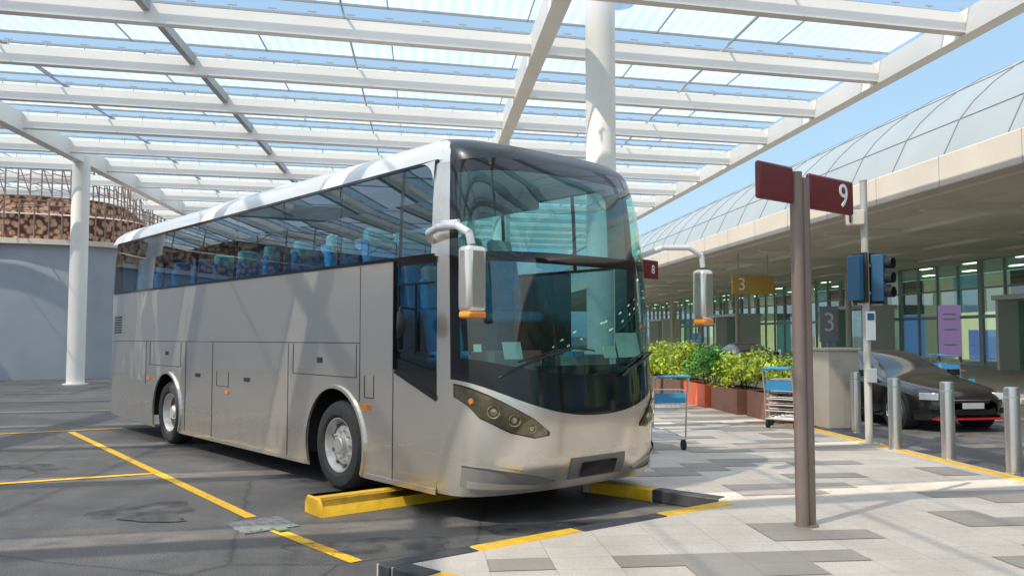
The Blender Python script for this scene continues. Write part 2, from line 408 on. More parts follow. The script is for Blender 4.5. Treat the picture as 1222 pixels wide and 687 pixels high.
half=[1,.9997,.9985,.996,.990,.982,.968,.945,.91,.865,.81,.74,.66,.57,.47,.37,.27,.18,.09]
WS=[-x for x in half]+[0]+half[::-1]
RW=[(.29,.24,4,1),(.38,.32,4,1),(.64,.62,2,3),(.95,1.30,2.2,3),(1.33,1.50,2.2,3),(2.36,2.38,2,8),(2.47,2.46,2,2),(3.38,3.34,3,7),(3.50,3.50,2.5,3),(3.64,3.62,2,5),(3.70,3.69,2,3),(3.73,3.73,2,3)]
rows=[];band=[]
for bi in range(len(RW)-1):
    A=RW[bi];B=RW[bi+1];k=B[3]
    for j in range(k):
        t=j/k; r=[]
        for wv in WS:
            za=A[0]+(A[1]-A[0])*abs(wv)**A[2]; zb=B[0]+(B[1]-B[0])*abs(wv)**B[2]
            r.append(FP(wv,za+(zb-za)*t))
        rows.append(r); band.append((bi,j,k))
rows.append([FP(wv,RW[-1][0]+(RW[-1][1]-RW[-1][0])*abs(wv)**2) for wv in WS])
def fm(j,i):
    bi,jj,k=band[j]; aw=max(abs(WS[i]),abs(WS[i+1]))
    if bi<=2: return 0
    if bi<=6 and aw>.9961: return 0
    if bi==3: return 1
    if bi in(4,6):
        if aw>.9821: return 1
        if bi==6 and jj==k-1: return 1
        return 2 if bi==4 else 5
    if bi==5: return 1
    if bi in(7,8): return 3 if aw<.9961 else 4
    if bi==9: return 3
    return 4
f=MB(); f.grid(rows,fm)
f.build("front_shell",[M_sil,M_blkgl,M_glsF,M_cap,M_roofw,M_glsU],BUS,ang=50,merge=True)

prof=[z for z in (3.38,3.44,3.5,3.55,3.60,3.64,3.67,3.69,3.71,3.725,3.735)]
def rs(z): return -8.42+1.6*max(0,z-3.45)
rows=[]
for side in(-1,1):
    pr=prof if side==-1 else prof[::-1]
    for z in pr:
        hw=interp(z,T_HW); s0=interp(z,T_S0); sr=rs(z)
        rows.append([Vector((sr+(s0-sr)*t,1.25+side*hw,z)) for t in (0,.01,.03,.1,.25,.5,.75,.9,.97,1)])
ro=MB(); ro.grid(rows,0); ro.build("roof",[M_roofw],BUS,ang=50,merge=True)
ac=MB(); ac.box((-3.6,1.25,3.76),(2.6,1.3,.10)); ac.build("roof_pod",[M_roofw],BUS,bevel=.04,seg=3)
rw=[]
zs=[.3,.9,1.5,2.2,2.45,2.8,3.1,3.38,3.5,3.6]
for z in zs:
    hw=interp(z,T_HW); sr=rs(z)-.03
    pts=[]
    for ph in range(0,91,15):
        pts.append(Vector((sr+.3-.3*math.sin(R(ph)),1.25-hw+.3*(1-math.cos(R(ph))),z)))
    pts+= [Vector((p.x,2.5-p.y,p.z)) for p in pts[::-1]]
    rw.append(pts)
rr=MB(); rr.grid(rw,lambda j,i: 1 if 4<=j<=6 else 0,flip=True); rr.build("rear_shell",[M_sil,M_blkgl],BUS,ang=50)
def side_poly(t):
    o=[]
    zb=.22
    def arc(c,r):
        dz=.5-zb; a0=math.asin(dz/r)
        return [(c+r*math.cos(a),.5+r*math.sin(a)) for a in [ -a0+(math.pi+2*a0)*i/28 for i in range(29)]]
    o+=[(1.9,zb)]; o+=arc(0,.62); o+=arc(-5.27,.60); o+=[(-8.0,.27),(-8.15,.3),(-8.15,2.45)]
    o+=[(1.2,2.45),(1.2,1.34),(1.9,1.10)]
    return [(x,t,z) for x,z in o]
sp=MB(); sp.poly(side_poly(0.0)); sp.poly(side_poly(2.5)[::-1])
sp.build("side_panels",[M_sil],BUS,smooth=False)
sg=MB()
for side in(-1,1):
    rows=[]
    for z in(2.45,2.7,3.0,3.2,3.38):
        hw=interp(z,T_HW); rows.append([Vector((x,1.25+side*hw,z)) for x in(-8.15,-7.95,-7.2,1.24,1.30,1.80,1.9)])
    sg.grid(rows,lambda j,i:{0:1,5:2,3:1}.get(i,0),flip=(side==1))
sg.build("side_windows",[M_glsS,M_blkgl,M_sil],BUS,smooth=False)
fr=MB()
def up(x,z,o=0.004): return Vector((x,1.25-interp(z,T_HW)-o,z))
for side in (0,1):
    def U(x,z,o=0.006):
        p=up(x,z,o); return Vector((p.x,p.y if side==0 else 2.5-p.y,p.z))
    fr.beam(U(-8.1,2.46),U(1.85,2.46),.012,.035,0)
    fr.beam(U(-8.1,3.37,.008),U(1.85,3.37,.008),.012,.03,0)
    for x in(-7.0,-5.6,-4.2,-2.8,-1.4,0.0):
        fr.beam(U(x,2.46,-.012),U(x,3.36,-.012),.03,.03,0)
fr.build("window_frames",[M_blkgl],BUS)
cp=MB()
for side in(0,1):
    c=(1.80-.22,3.37-.22)
    arc=[(c[0]+.22*math.cos(R(a)),c[1]+.22*math.sin(R(a))) for a in range(0,91,10)]
    poly=[(1.81,3.38)]+arc[::-1]
    P=[]
    for x,z in poly:
        q=up(x,z,.010+.006); P.append((q.x,q.y if side==0 else 2.5-q.y,q.z))
    cp.poly(P if side==0 else P[::-1])
cp.build("pillar_corner",[M_roofw],BUS,smooth=False)
dw=MB()
for t in(0.012,2.488):
    dw.poly([(1.2,t,1.34),(1.9,t,1.10),(1.9,t,2.45),(1.2,t,2.45)])
dw.build("cab_windows",[M_glsS],BUS,smooth=False)
df=MB()
def strip(pts,w_=.035,y=-.006,m=0,th=.014):
    for a,b in zip(pts,pts[1:]): df.beam((a[0],y,a[1]),(b[0],y,b[1]),th,w_,m)
strip([(1.2,1.36),(1.2,2.44)],.05); strip([(1.2,1.35),(1.9,1.11)],.05); strip([(1.2,2.42),(1.9,2.42)],.06)
strip([(1.27,1.55),(1.27,2.2),(1.85,2.2)],.022); strip([(1.27,1.55),(1.85,1.50)],.03); strip([(1.56,1.52),(1.56,2.2)],.022)
df.poly([(1.2,-.002,1.34),(1.9,-.002,1.10),(1.9,-.002,1.36),(1.2,-.002,1.48)],0)
df.build("cab_window_frame",[M_blkgl],BUS)
se=MB()
def seam(x0,z0,x1,z1,w_=.008): se.beam((x0,-.0015,z0),(x1,-.0015,z1),.004,w_,0)
seam(-8.1,1.60,.52,1.62)
for x in(-6.3,-4.49,-3.46,-1.13): seam(x,.25 if abs(x+6.3)>.1 else .9,x,1.6)
seam(.52,1.0,.52,1.62)
seam(1.16,.24,1.16,2.43); seam(.52,1.62,.52,2.43,.005)
for (x0,x1,z0,z1) in((-1.0,.45,1.25,1.6),(-6.1,-4.7,1.22,1.6),(-3.3,-2.9,1.0,1.2),(.62,.8,1.05,1.28)):
    seam(x0,z0,x1,z0);seam(x0,z0,x0,z1);seam(x1,z0,x1,z1)
for x in(-4.0,-2.3): se.box((x,-.006,1.12),(.16,.012,.05),0,0)
se.box((-.35,-.006,1.42),(.10,.012,.06),0,0); se.box((-5.3,-.006,1.42),(.10,.012,.06),0,0)
for i in range(7): se.box((-7.85,-.006,1.75+i*.045),(.38,.012,.022),0,0)
se.build("panel_seams",[M_seam],BUS,smooth=False)
tr=MB()
for c,r in((0,.62),(-5.27,.60)):
    for t0 in(-.008,2.508):
        pts=[(c+(r+.015)*math.cos(a),t0,.5+(r+.015)*math.sin(a)) for a in[R(-24)+R(228)*i/30 for i in range(31)]]
        for a,b in zip(pts,pts[1:]): tr.beam(a,b,.03,.035,0)
tr.box((.66,-.015,.95),(.12,.03,.06),0,1); tr.box((-6.1,-.015,1.0),(.1,.03,.05),0,1); tr.box((-2.9,-.015,.93),(.08,.03,.04),0,1)
tr.beam((.65,-.006,.245),(1.9,-.006,.245),.012,.05,0); tr.beam((-4.6,-.006,.245),(-.65,-.006,.245),.012,.05,0)
tr.build("arch_trim",[M_sil,M_orange],BUS)
ub=MB()
ub.box((-3.2,1.25,.75),(10.1,1.3,.8),0,0)
ub.box((1.35,1.25,.72),(1.35,2.42,.74),0,0)
ub.box((-2.63,1.25,.75),(3.9,2.42,.8),0,0); ub.box((-7.1,1.25,.8),(2.3,2.42,.8),0,0)
ub.box((-3.2,1.25,1.21),(10.1,2.44,.04),0,0)
ub.box((1.9,1.25,.80),(1.2,2.2,.04),0,0)
ub.build("underbody",[M_seam],BUS)
M_rim=mat("wheel_rim",(0.62,0.60,0.57),0.40,metal=.6,var=.2,vscale=9)
M_rimd=mat("rim_hole_shade",(0.12,0.11,0.10),0.8)  # dark colour painted as shade in the rim hand-holes, also on the rim groove
M_tyre=mat("tyre",(0.035,0.034,0.034),0.8,var=.3,vscale=20,bump=.2,bscale=50)
wh=MB()
def wheel(cx,t,side,front):
    ax=(0,side,0); o=(cx,t,.49)
    if front: pr=[(.001,-.01,1),(.08,-.01,1),(.095,.0,1),(.10,.05,1),(.13,.06,1),(.205,.065,1),(.225,.09,2),(.255,.085,1),(.275,.03,1),(.29,.0,1),(.30,.0,0)]
    else: pr=[(.001,.03,1),(.09,.03,1),(.105,.05,1),(.11,.14,1),(.20,.15,1),(.23,.16,2),(.262,.10,1),(.275,.03,1),(.29,.0,1),(.30,.0,0)]
    pr+=[(.30,.01,0),(.335,-.022,0),(.40,-.03,0),(.445,-.018,0),(.47,.012,0),(.488,.05,0),(.49,.09,0),(.49,.12,0),(.484,.125,0),(.484,.135,0),(.49,.14,0),(.49,.22,0),(.47,.27,0),(.3,.29,0)]
    wh.lathe(pr,o,ax,48)
    h0=.045 if front else .13
    for i in range(10):
        a=2*math.pi*i/10; c=Vector(o)+Vector((math.cos(a)*.165,side*h0,math.sin(a)*.165)); wh.cyl(c+Vector((0,-side*.02,0)),c+Vector((0,side*.03,0)),.017,.017,6,1)
        a+=.3; c=Vector(o)+Vector((math.cos(a)*.24,side*(h0+.03),math.sin(a)*.24)); wh.cyl(c+Vector((0,-side*.012,0)),c+Vector((0,side*.03,0)),.020,.020,8,2)
for cx,fr_ in((0,True),(-5.27,False)):
    wheel(cx,.05,1,fr_); wheel(cx,2.45,-1,fr_)
wh.build("wheels",[M_tyre,M_rim,M_rimd],BUS,ang=30)
M_lens=mat("headlight_inner",(0.16,0.14,0.09),0.18,metal=.7,var=.6,vscale=9)
M_cover=glass_mat("headlight_cover",(.86,.80,.62),.10,2.2)
M_lamp=mat("lamp_reflector",(0.62,0.58,0.46),0.15,metal=1.0,coat=.6)
M_lampd=mat("lamp_bowl",(0.05,0.05,0.05),0.1,metal=.8,coat=1)
M_sild=mat("bumper_recess",(0.24,0.225,0.21),0.45,metal=.4)
fl=MB()
def patch(ws_,lo,hi,m,off,nz=4,sg_=1):
    rows=[]
    for j in range(nz+1):
        rows.append([FP(sg_*x,interp(x,lo)+(interp(x,hi)-interp(x,lo))*j/nz,off) for x in ws_])
    fl.grid(rows,m,flip=(sg_<0))
for sg_ in(-1,1):
    xs=[.50,.54,.58,.62,.66,.72,.78,.84,.89,.93,.955,.972,.983,.990,.993]
    lo=[(.50,.81),(.62,.79),(.8,.85),(.93,.97),(.993,1.15)]; hi=[(.50,.82),(.62,.94),(.8,1.08),(.93,1.19),(.993,1.25)]
    lo2=[(a,b-.014) for a,b in lo]; hi2=[(a,b+.010) for a,b in hi]
    patch(xs,lo2,hi2,1,.004,4,sg_); patch(xs[:-1],lo,hi,0,.008,4,sg_)
    patch(xs[1:-1],lo,hi,7,.034,4,sg_)
    for wv,z,r in((.645,.868,.042),(.76,.945,.058),(.87,1.02,.062)):
        p=FP(sg_*wv,z,.008); q=FP(sg_*wv,z,.03)
        fl.lathe([(r,0,2),(r*.96,.018,2),(r*.82,.014,8),(r*.5,.008,2),(.001,.016,2)],p,(q-p),24)
    p=FP(sg_*.955,1.11,.008);q=FP(sg_*.955,1.11,.026); fl.cyl(p,q,.026,.026,12,4)
    xs=[.42,.5,.6,.7,.8,.88,.93,.96,.98]
    patch(xs,[(.42,.37),(.6,.355),(.98,.34)],[(.42,.385),(.6,.45),(.85,.51),(.98,.53)],3,.004,3,sg_)
    patch([.5,.6,.7,.8,.88,.93,.96],[(.5,.345),(.6,.335),(.96,.335)],[(.5,.355),(.6,.37),(.96,.40)],5,.024,2,sg_)
    patch([.42,.5,.6,.7,.8,.88,.93,.96,.98],[(.42,.387),(.6,.452),(.85,.512),(.98,.532)],[(.42,.40),(.6,.467),(.85,.53),(.98,.552)],5,.018,1,sg_)
xs=[-.30,-.28,-.2,-.1,0,.1,.2,.28,.30]
rows=[[FP(x,.37+.2*j/3,.004) for x in xs] for j in range(4)]; fl.grid(rows,3)
rows=[[FP(x,.39+.13*j/2,.018) for x in(-.19,-.1,0,.1,.19)] for j in range(3)]; fl.grid(rows,6)
fl.build("front_lights_and_bumper",[M_lens,M_blkgl,M_lamp,M_sild,M_orange,M_sil,M_blkgl,M_cover,M_lampd],BUS,ang=60)
wp=MB()
def wiper(pts,r=.012):
    P=[FP(a,z,.035) for a,z in pts]
    for a,b in zip(P,P[1:]): wp.cyl(a,b,r,r,6,0)
wiper([(-.84,1.32),(-.7,1.42),(-.5,1.52),(-.35,1.55)]); wiper([(-.72,1.46),(-.45,1.555),(-.2,1.58),(-.05,1.55)],.008)
wiper([(.25,1.30),(.4,1.38),(.6,1.47),(.75,1.52)]); wiper([(.35,1.45),(.6,1.52),(.85,1.52)],.008)
wp.build("wipers",[M_black],BUS)
mi=MB()
mi.tube([(1.80,-.0,2.60),(1.9,-.10,2.66),(2.2,-.20,2.68),(2.5,-.23,2.66),(2.66,-.22,2.58),(2.68,-.21,2.48)],.035,12,0)
mi.tube([(1.86,-.0,2.70),(2.2,-.17,2.72),(2.5,-.21,2.70)],.018,8,0)
mi.tube([(2.25,2.45,2.55),(2.5,2.62,2.66),(2.68,2.85,2.66),(2.75,2.98,2.58),(2.75,3.0,2.45)],.03,12,0)
mi.build("mirror_arms",[M_roofw],BUS,ang=60)
mh_=MB()
mh_.box((2.68,-.20,2.18),(.17,.22,.58),0,0); mh_.box((2.75,3.0,2.14),(.17,.20,.56),0,0)
mh_.build("mirror_housings",[M_sil],BUS,bevel=.05,seg=4)
mo=MB(); mo.box((2.685,-.20,1.875),(.15,.2,.06),0,0); mo.box((2.755,3.0,1.845),(.15,.18,.06),0,0)
mo.build("mirror_indicators",[M_orange],BUS,bevel=.02)
mb2=MB(); mb2.lathe([(.001,-.045),(.06,-.04),(.10,-.015),(.125,.02),(.12,.04),(.001,.045)],(1.66,-.24,1.80),(-.55,-0.85,0),28)
mb2.tube([(1.55,0,1.95),(1.58,-.2,1.97),(1.6,-.22,1.88)],.012,8)
mb2.build("cab_mirror",[M_black],BUS,ang=50)
M_seat=mat("seat_fabric_blue",(0.05,0.36,0.62),0.85,var=.3,vscale=6)
M_headc=mat("seat_cover_green",(0.36,0.72,0.62),0.8)
M_ceil=mat("cabin_ceiling",(0.75,0.76,0.72),0.7); M_int=mat("cabin_trim",(0.36,0.38,0.38),0.7)
it=MB()
it.box((-3.2,1.25,1.28),(10.1,2.36,.06),0,0); it.box((-3.3,1.25,3.50),(10.0,2.0,.04),0,1)
for t in(.30,2.20): it.box((-3.7,t,3.30),(9.0,.30,.10),0,2)
it.box((-8.0,1.25,2.3),(.05,2.3,2.1),0,2)
it.box((1.55,1.25,1.02),(1.4,2.2,.05),0,0); it.box((1.0,1.7,1.15),(.05,1.4,.3),0,2)
it.build("cabin",[M_dark,M_ceil,M_int],BUS)
ds=MB()
xs=[-.9,-.8,-.6,-.3,0,.3,.6,.8,.9]
top=[FP(x,1.42)+Vector((-.05,0,0)) for x in xs]; bk=[Vector((2.05,p.y,1.36)) for p in top]; bt=[Vector((2.05,p.y,.9)) for p in top]
ds.grid([top,bk,bt],0); ds.box((2.15,.65,1.45),(.35,.6,.2),0,0); ds.box((2.25,1.6,1.44),(.3,.5,.12),0,0)
ds.build("dashboard",[mat("dashboard_grey",(.22,.225,.23),.6)],BUS,ang=40)
stw=MB()
c=Vector((1.9,.65,1.62)); ax=Vector((-.6,0,.8)).normalized(); a_=Vector((0,1,0)); b_=ax.cross(a_)
pts=[c+a_*math.cos(2*math.pi*i/24)*.22+b_*math.sin(2*math.pi*i/24)*.22 for i in range(25)]
for p,q in zip(pts,pts[1:]): stw.cyl(p,q,.015,.015,6)
stw.cyl(pts[0],pts[12],.014,.014,6); stw.cyl(c,c-ax*.3,.03,.03,8)
stw.build("steering_wheel",[M_black],BUS)
st=MB()
def seat(x,y,z0,hc=1):
    st.box((x,y,z0+.42),(.46,.46,.13),0,0)
    Mt=Matrix.Rotation(R(-12),3,'Y')
    st.box((x-.26,y,z0+.86),(.11,.46,.80),0,0,M=Mt); st.box((x-.345,y,z0+1.26),(.125,.36,.26),0,hc,M=Mt)
    st.box((x,y,z0+.2),(.3,.1,.4),0,2)
for i in range(10):
    x=.65-i*.84
    for y in(.36,.84,1.66,2.14): seat(x,y,1.50,1 if i<6 else 0)
seat(1.35,.65,1.05,3); 
st.build("seats",[M_seat,M_headc,M_dark,M_int],BUS,bevel=.05,seg=3)
M_paper=mat("paper",(.86,.88,.84),.7)
pp=MB()
Mb=Matrix.Rotation(R(-14),3,'Y')
pp.box((2.50,2.02,1.60),(.008,.34,.26),0,0,M=Mb); pp.box((2.52,1.72,1.53),(.008,.18,.12),0,0,M=Mb); pp.box((2.50,.42,1.56),(.008,.22,.16),0,0,M=Mb); pp.box((2.50,.70,1.52),(.008,.14,.08),0,1,M=Mb)
pp.box((2.52,1.2,1.52),(.12,.2,.05),R(15),2)
pp.grid([[FP(-.95,1.55,-.02),FP(-.92,1.55,-.02)],[FP(-.95,1.62,-.02),FP(-.92,1.62,-.02)]],0)
pp.build("windscreen_papers",[M_paper,mat("sticker_red",(.6,.12,.1),.6),mat("sticker_blue",(.1,.3,.55),.6)],BUS,smooth=False)

# ------------------------------------------------------------------ steel canopy
CAN=empty("steel_canopy")
ZC=8.05
D=Vector((-0.9724,-0.2334,0)); L=Vector((-0.1045,0.9945,0))
def edge(y): return Vector((9.4-.105*(y-16.9),y,ZC))
cb=MB()
ys=[20.2+3.3*(k-1) for k in range(-8,14)]
for y in ys: 
    e=edge(y); cb.beam(e,e+D*48,.22,.40)
cb.build("cross_beams",[M_white],CAN)
gb=MB()
gb.beam(edge(-12)+Vector((0,0,.02)),edge(64)+Vector((0,0,.02)),.34,.52)
def gird(px,py,w_,h_,z,mb,y0=-12,y1=60):
    mb.beam((px-.105*(y0-py),y0,z),(px-.105*(y1-py),y1,z),w_,h_)
gird(.74,16.5,.34,.55,ZC-.03,gb); gird(-15.2,29.3,.34,.55,ZC-.03,gb); gird(-24,25,.34,.55,ZC-.03,gb)
gb.build("girders",[M_white],CAN)
M_gut=mat("grey_steel",(0.36,0.37,0.38),0.5)
M_frm=mat("light_grey_frame",(0.34,0.36,0.38),0.5)
gg=MB(); gird(-7.3,17,.14,.22,ZC+.15,gg)
for q in(-19,-11.5,-3.5,5.2): gird(q,17,.035,.05,ZC+.34,gg)
gg.build("gutters",[M_gut],CAN)
cc=MB()
for x,y,r,top in((1.78,16.6,.30,9.2),(-.35,26.6,.29,8.0),(-15.2,29.3,.29,8.0),(-19.6,45,.29,8.0),(-2.3,46,.29,8.0),(-24,25,.29,8)):
    cc.cyl((x,y,0),(x,y,top),r,r,28); cc.cyl((x,y,0),(x,y,.03),r+.12,r+.12,28)
cc.build("columns",[M_white],CAN,ang=50)
def panel_mat():
    m=bpy.data.materials.new("translucent_roof_sheet"); m.use_nodes=True; nt=m.node_tree; nt.nodes.clear()
    out=nt.nodes.new("ShaderNodeOutputMaterial")
    t1=nt.nodes.new("ShaderNodeBsdfTransparent"); t1.inputs[0].default_value=(.94,.97,1,1)
    t2=nt.nodes.new("ShaderNodeBsdfTranslucent")
    tc=nt.nodes.new("ShaderNodeTexCoord"); n=nt.nodes.new("ShaderNodeTexNoise"); n.inputs["Scale"].default_value=.35; n.inputs["Detail"].default_value=5
    nt.links.new(tc.outputs["Object"],n.inputs["Vector"])
    mr=nt.nodes.new("ShaderNodeMapRange"); mr.inputs["From Min"].default_value=.3; mr.inputs["From Max"].default_value=.7
    mr.inputs["To Min"].default_value=.42; mr.inputs["To Max"].default_value=.66
    nt.links.new(n.outputs[0],mr.inputs["Value"])
    mp=nt.nodes.new("ShaderNodeMapping"); mp.inputs["Rotation"].default_value=(0,0,-R(6)); nt.links.new(tc.outputs["Object"],mp.inputs[0])
    wv=nt.nodes.new("ShaderNodeTexWave"); wv.wave_type='BANDS'; wv.bands_direction='X'; wv.inputs["Scale"].default_value=1.1; wv.inputs["Distortion"].default_value=0.0
    nt.links.new(mp.outputs[0],wv.inputs["Vector"])
    r=nt.nodes.new("ShaderNodeValToRGB"); e=r.color_ramp.elements; e[0].position=.1; e[0].color=(.66,.70,.78,1); e[1].position=.6; e[1].color=(.80,.84,.91,1)
    nt.links.new(wv.outputs["Fac"],r.inputs[0]); nt.links.new(r.outputs[0],t2.inputs[0])
    mx=nt.nodes.new("ShaderNodeMixShader"); nt.links.new(mr.outputs[0],mx.inputs[0]); nt.links.new(t1.outputs[0],mx.inputs[1]); nt.links.new(t2.outputs[0],mx.inputs[2])
    nt.links.new(mx.outputs[0],out.inputs[0]); return m
M_pan=panel_mat()
pn=MB(); sm=MB()
for y in ys[:-1]:
    a=edge(y+.45);b=edge(y+3.0)
    for v in(a,b): v.z=ZC+.46
    pn.poly([a,a+D*47.5,b+D*47.5,b])
    for k in range(1,16):
        q=a+D*(k*3.0); q2=b+D*(k*3.0)
        sm.beam(q+Vector((0,0,-.03)),q2+Vector((0,0,-.03)),.025,.03)
    for o in (.45,3.0):
        q=edge(y+o); q.z=ZC+.44; sm.beam(q,q+D*47.5,.04,.05)
    for k in range(0,60):
        q=edge(y+.2)+D*(k*.8); sm.beam(q+Vector((0,0,.2)),q+Vector((0,0,.42)),.02,.02)
        q+=Vector((0,0,.42)); sm.beam(q-D*.09,q+D*.09,.02,.02)
pn.build("roof_sheets",[M_pan],CAN,smooth=False)
sm.build("roof_sheet_frames",[M_frm],CAN,smooth=False)

# ------------------------------------------------------------------ terminal building
TER=empty("terminal_building",(0,0,0),RZ)
Y0,Y1=-25,130
tb=MB()
tb.box((13.6,(Y0+Y1)/2,5.88),(1.0,Y1-Y0,.80),0,0)
tb.box((14.3,(Y0+Y1)/2,5.45),(1.6,Y1-Y0,.12),0,0)
tb.build("fascia",[M_fascia],TER,bevel=.03)
jt=MB()
y=Y0
while y<Y1:
    jt.box((13.095,y,5.88),(.012,.02,.78),0,0); y+=3.0
jt.build("fascia_joints",[M_gut],TER,smooth=False)
M_soff=mat("soffit",(0.76,0.75,0.62),0.6,var=.08,vscale=.4)
sf=MB(); sf.box((21.4,(Y0+Y1)/2,5.62),(14,Y1-Y0,.08),0,0)
y=Y0
while y<Y1:
    sf.box((21.2,y,5.45),(13.4,.3,.26),0,0); y+=6
for x in(17.5,22,25.5): sf.box((x,(Y0+Y1)/2,5.50),(.2,Y1-Y0,.14),0,0)
sf.build("soffit",[M_soff],TER)
M_roofm=mat("roof_metal_cladding",(0.42,0.45,0.45),0.42,metal=.2,var=.06,vscale=.4)
arc=[(14.3,6.28),(14.45,6.75),(14.95,7.75),(15.4,8.3),(16,8.85),(16.7,9.35),(17.5,9.8),(18.5,10.25),(19.6,10.6),(22,11.1),(27,11.5),(40,11.6)]
rf=MB(); rf.grid([[Vector((a,yy,z)) for yy in(Y0,Y1)] for a,z in arc],0,flip=True)
rf.build("roof",[M_roofm],TER,ang=60)
rsm=MB(); y=Y0
while y<Y1:
    for (a,z),(b,c) in zip(arc[1:-2],arc[2:-1]): rsm.beam((a-.01,y,z+.01),(b-.01,y,c+.01),.03,.02)
    y+=2.6
for a,z in(arc[2],arc[5],arc[8]): rsm.beam((a,Y0,z+.01),(a,Y1,z+.01),.03,.02)
rsm.build("roof_seams",[mat("seam_dark_grey",(.2,.21,.21),.6)],TER,smooth=False)
M_tgl=glass_mat("terminal_glass",(0.44,0.76,0.70),.12,2.2)
M_mul=mat("mullions",(0.30,0.36,0.35),.4,metal=.2)
tg=MB(); XW=28.2
tg.poly([(XW,Y0,.12),(XW,Y1,.12),(XW,Y1,5.55),(XW,Y0,5.55)]); tg.build("glass_facade",[M_tgl],TER,smooth=False)
tm=MB(); y=Y0; i=0
while y<Y1:
    tm.box((XW-.06,y,2.85),(.14,.08 if i%4 else .30,5.4),0,0); y+=1.8; i+=1
for z in(.2,2.65,4.1,5.5): tm.box((XW-.08,(Y0+Y1)/2,z),(.16,Y1-Y0,.08 if z!=2.65 else .16),0,0)
tm.build("facade_mullions",[M_mul],TER,smooth=False)
M_in1=mat("hall_wall_glow",(0.42,0.36,0.25),.7,var=.3,vscale=.6,emis=.5)  # wall emits a little itself, standing in for indoor light
M_in2=mat("hall_wall_teal_glow",(0.08,0.24,0.28),.6,var=.3,vscale=.6,emis=.5); M_in3=mat("hall_dark",(0.05,0.05,0.05),.6); M_in4=mat("shop_wall_glow",(0.90,0.68,0.36),.6,var=.2,vscale=1.5,emis=1.0); M_in5=mat("shop_poster",(0.10,0.22,0.55),.6,emis=.7)  # teal and shop walls glow too, indoor light put into the material
M_inf=mat("hall_floor",(0.40,0.37,0.33),.3)
M_hc=mat("hall_ceiling_glow",(.35,.36,.33),.7,emis=.12)  # faint emission added to brighten the ceiling
M_lamp2=mat("hall_ceiling_lights",(1,.86,.6),.5,emis=5)
ti=MB(); ti.box((32,(Y0+Y1)/2,.06),(7.6,Y1-Y0,.1),0,1); ti.box((32,(Y0+Y1)/2,5.75),(7.6,Y1-Y0,.1),0,2)
random.seed(5); y=Y0
while y<Y1:
    wd=random.uniform(1.6,4.5); ti.box((36,y+wd/2,1.6),(.2,wd,3.2),0,random.choice((0,0,3,4,5,5,6)));
    ti.box((36,y+wd/2,4.45),(.2,wd,2.46),0,random.choice((0,3,4,4))); y+=wd
y=Y0+1; k=0
while y<Y1: 
    ti.box((30,y,5.66),(.3,1.0,.04),0,7); ti.box((33.5,y+1,5.66),(.3,1.0,.04),0,7)
    if random.random()<.7:
        ti.box((30+random.random()*4,y,.11+.55*(1+random.random())),(1.0,random.uniform(.5,2.2),1.1+random.random()),0,random.choice((3,4,6,5)))
    if k%3==0: ti.cyl((31.5,y+1.5,.1),(31.5,y+1.5,5.7),.3,.3,16,0)
    y+=4.2; k+=1
ti.build("hall_interior",[M_in1,M_inf,M_hc,M_in2,M_in3,M_in4,M_in5,M_lamp2],TER,smooth=False)
tcx=MB()
for y in range(Y0+1,Y1,18): tcx.cyl((25.4,y,.1),(25.4,y,5.4),.18,.18,24)
tcx.build("terminal_columns",[M_fascia],TER,ang=50)
M_purp=mat("banner_purple",(.48,.32,.66),.6,emis=.3); M_gold=mat("gold_sign",(.50,.32,.07),.5); M_wtxt=mat("white_lettering",(.85,.85,.85),.5)
bn=MB()
bn.box((27.6,41.6,1.95),(1.1,.06,2.7),R(-20),0)
for z in(2.8,2.55,2.0,1.2): bn.box((27.58,41.55,z),(.6,.07,.09),R(-20),1)
bn.build("banners",[M_purp,M_wtxt],TER,bevel=.01)
M_port=mat("portal_white",(.70,.70,.64),.4)
pt=MB()
for y in(50,33,70,92):
    for dy in(-2.6,2.6): pt.box((26.9,y+dy,1.7),(2.0,.18,3.2),0,0)
    pt.box((26.9,y,3.4),(2.3,5.5,.22),0,0)
    pt.box((26.9,y,1.7),(.05,5.0,3.1),0,1)
pt.build("entrance_portals",[M_port,M_tgl],TER,bevel=.02)
tp=MB(); tp.box((27.0,(Y0+Y1)/2,.06),(24.6,Y1-Y0,.12),0,0)
to=tp.build("forecourt_pavement",[M_tile],smooth=False); to.rotation_euler=(0,0,RZ)
HS=empty("gate_number_sign",(0,0,0),RZ)
h=MB(); h.box((15.0,37.0,4.0),(2.0,.12,.85),0,0); h.cyl((14.3,37,4.4),(14.3,37,5.4),.03,.03,8,1); h.cyl((15.7,37,4.4),(15.7,37,5.4),.03,.03,8,1)
h.build("sign_box",[M_gold,M_gut],HS,bevel=.02)
text("numeral","3",.8,M_wtxt,HS,(14.45,36.93,4.0),(R(90),0,0))
HS2=empty("gate_number_sign",(0,0,0),RZ)
h=MB(); h.box((18.1,36.0,2.2),(.9,.1,1.6),0,0); h.box((18.1,36,.75),(.2,.08,1.3),0,0); h.build("sign_box",[mat("sign_grey_blue",(.30,.34,.42),.5)],HS2,bevel=.02)
text("numeral","3",1.2,M_wtxt,HS2,(18.1,35.94,2.25),(R(90),0,0))

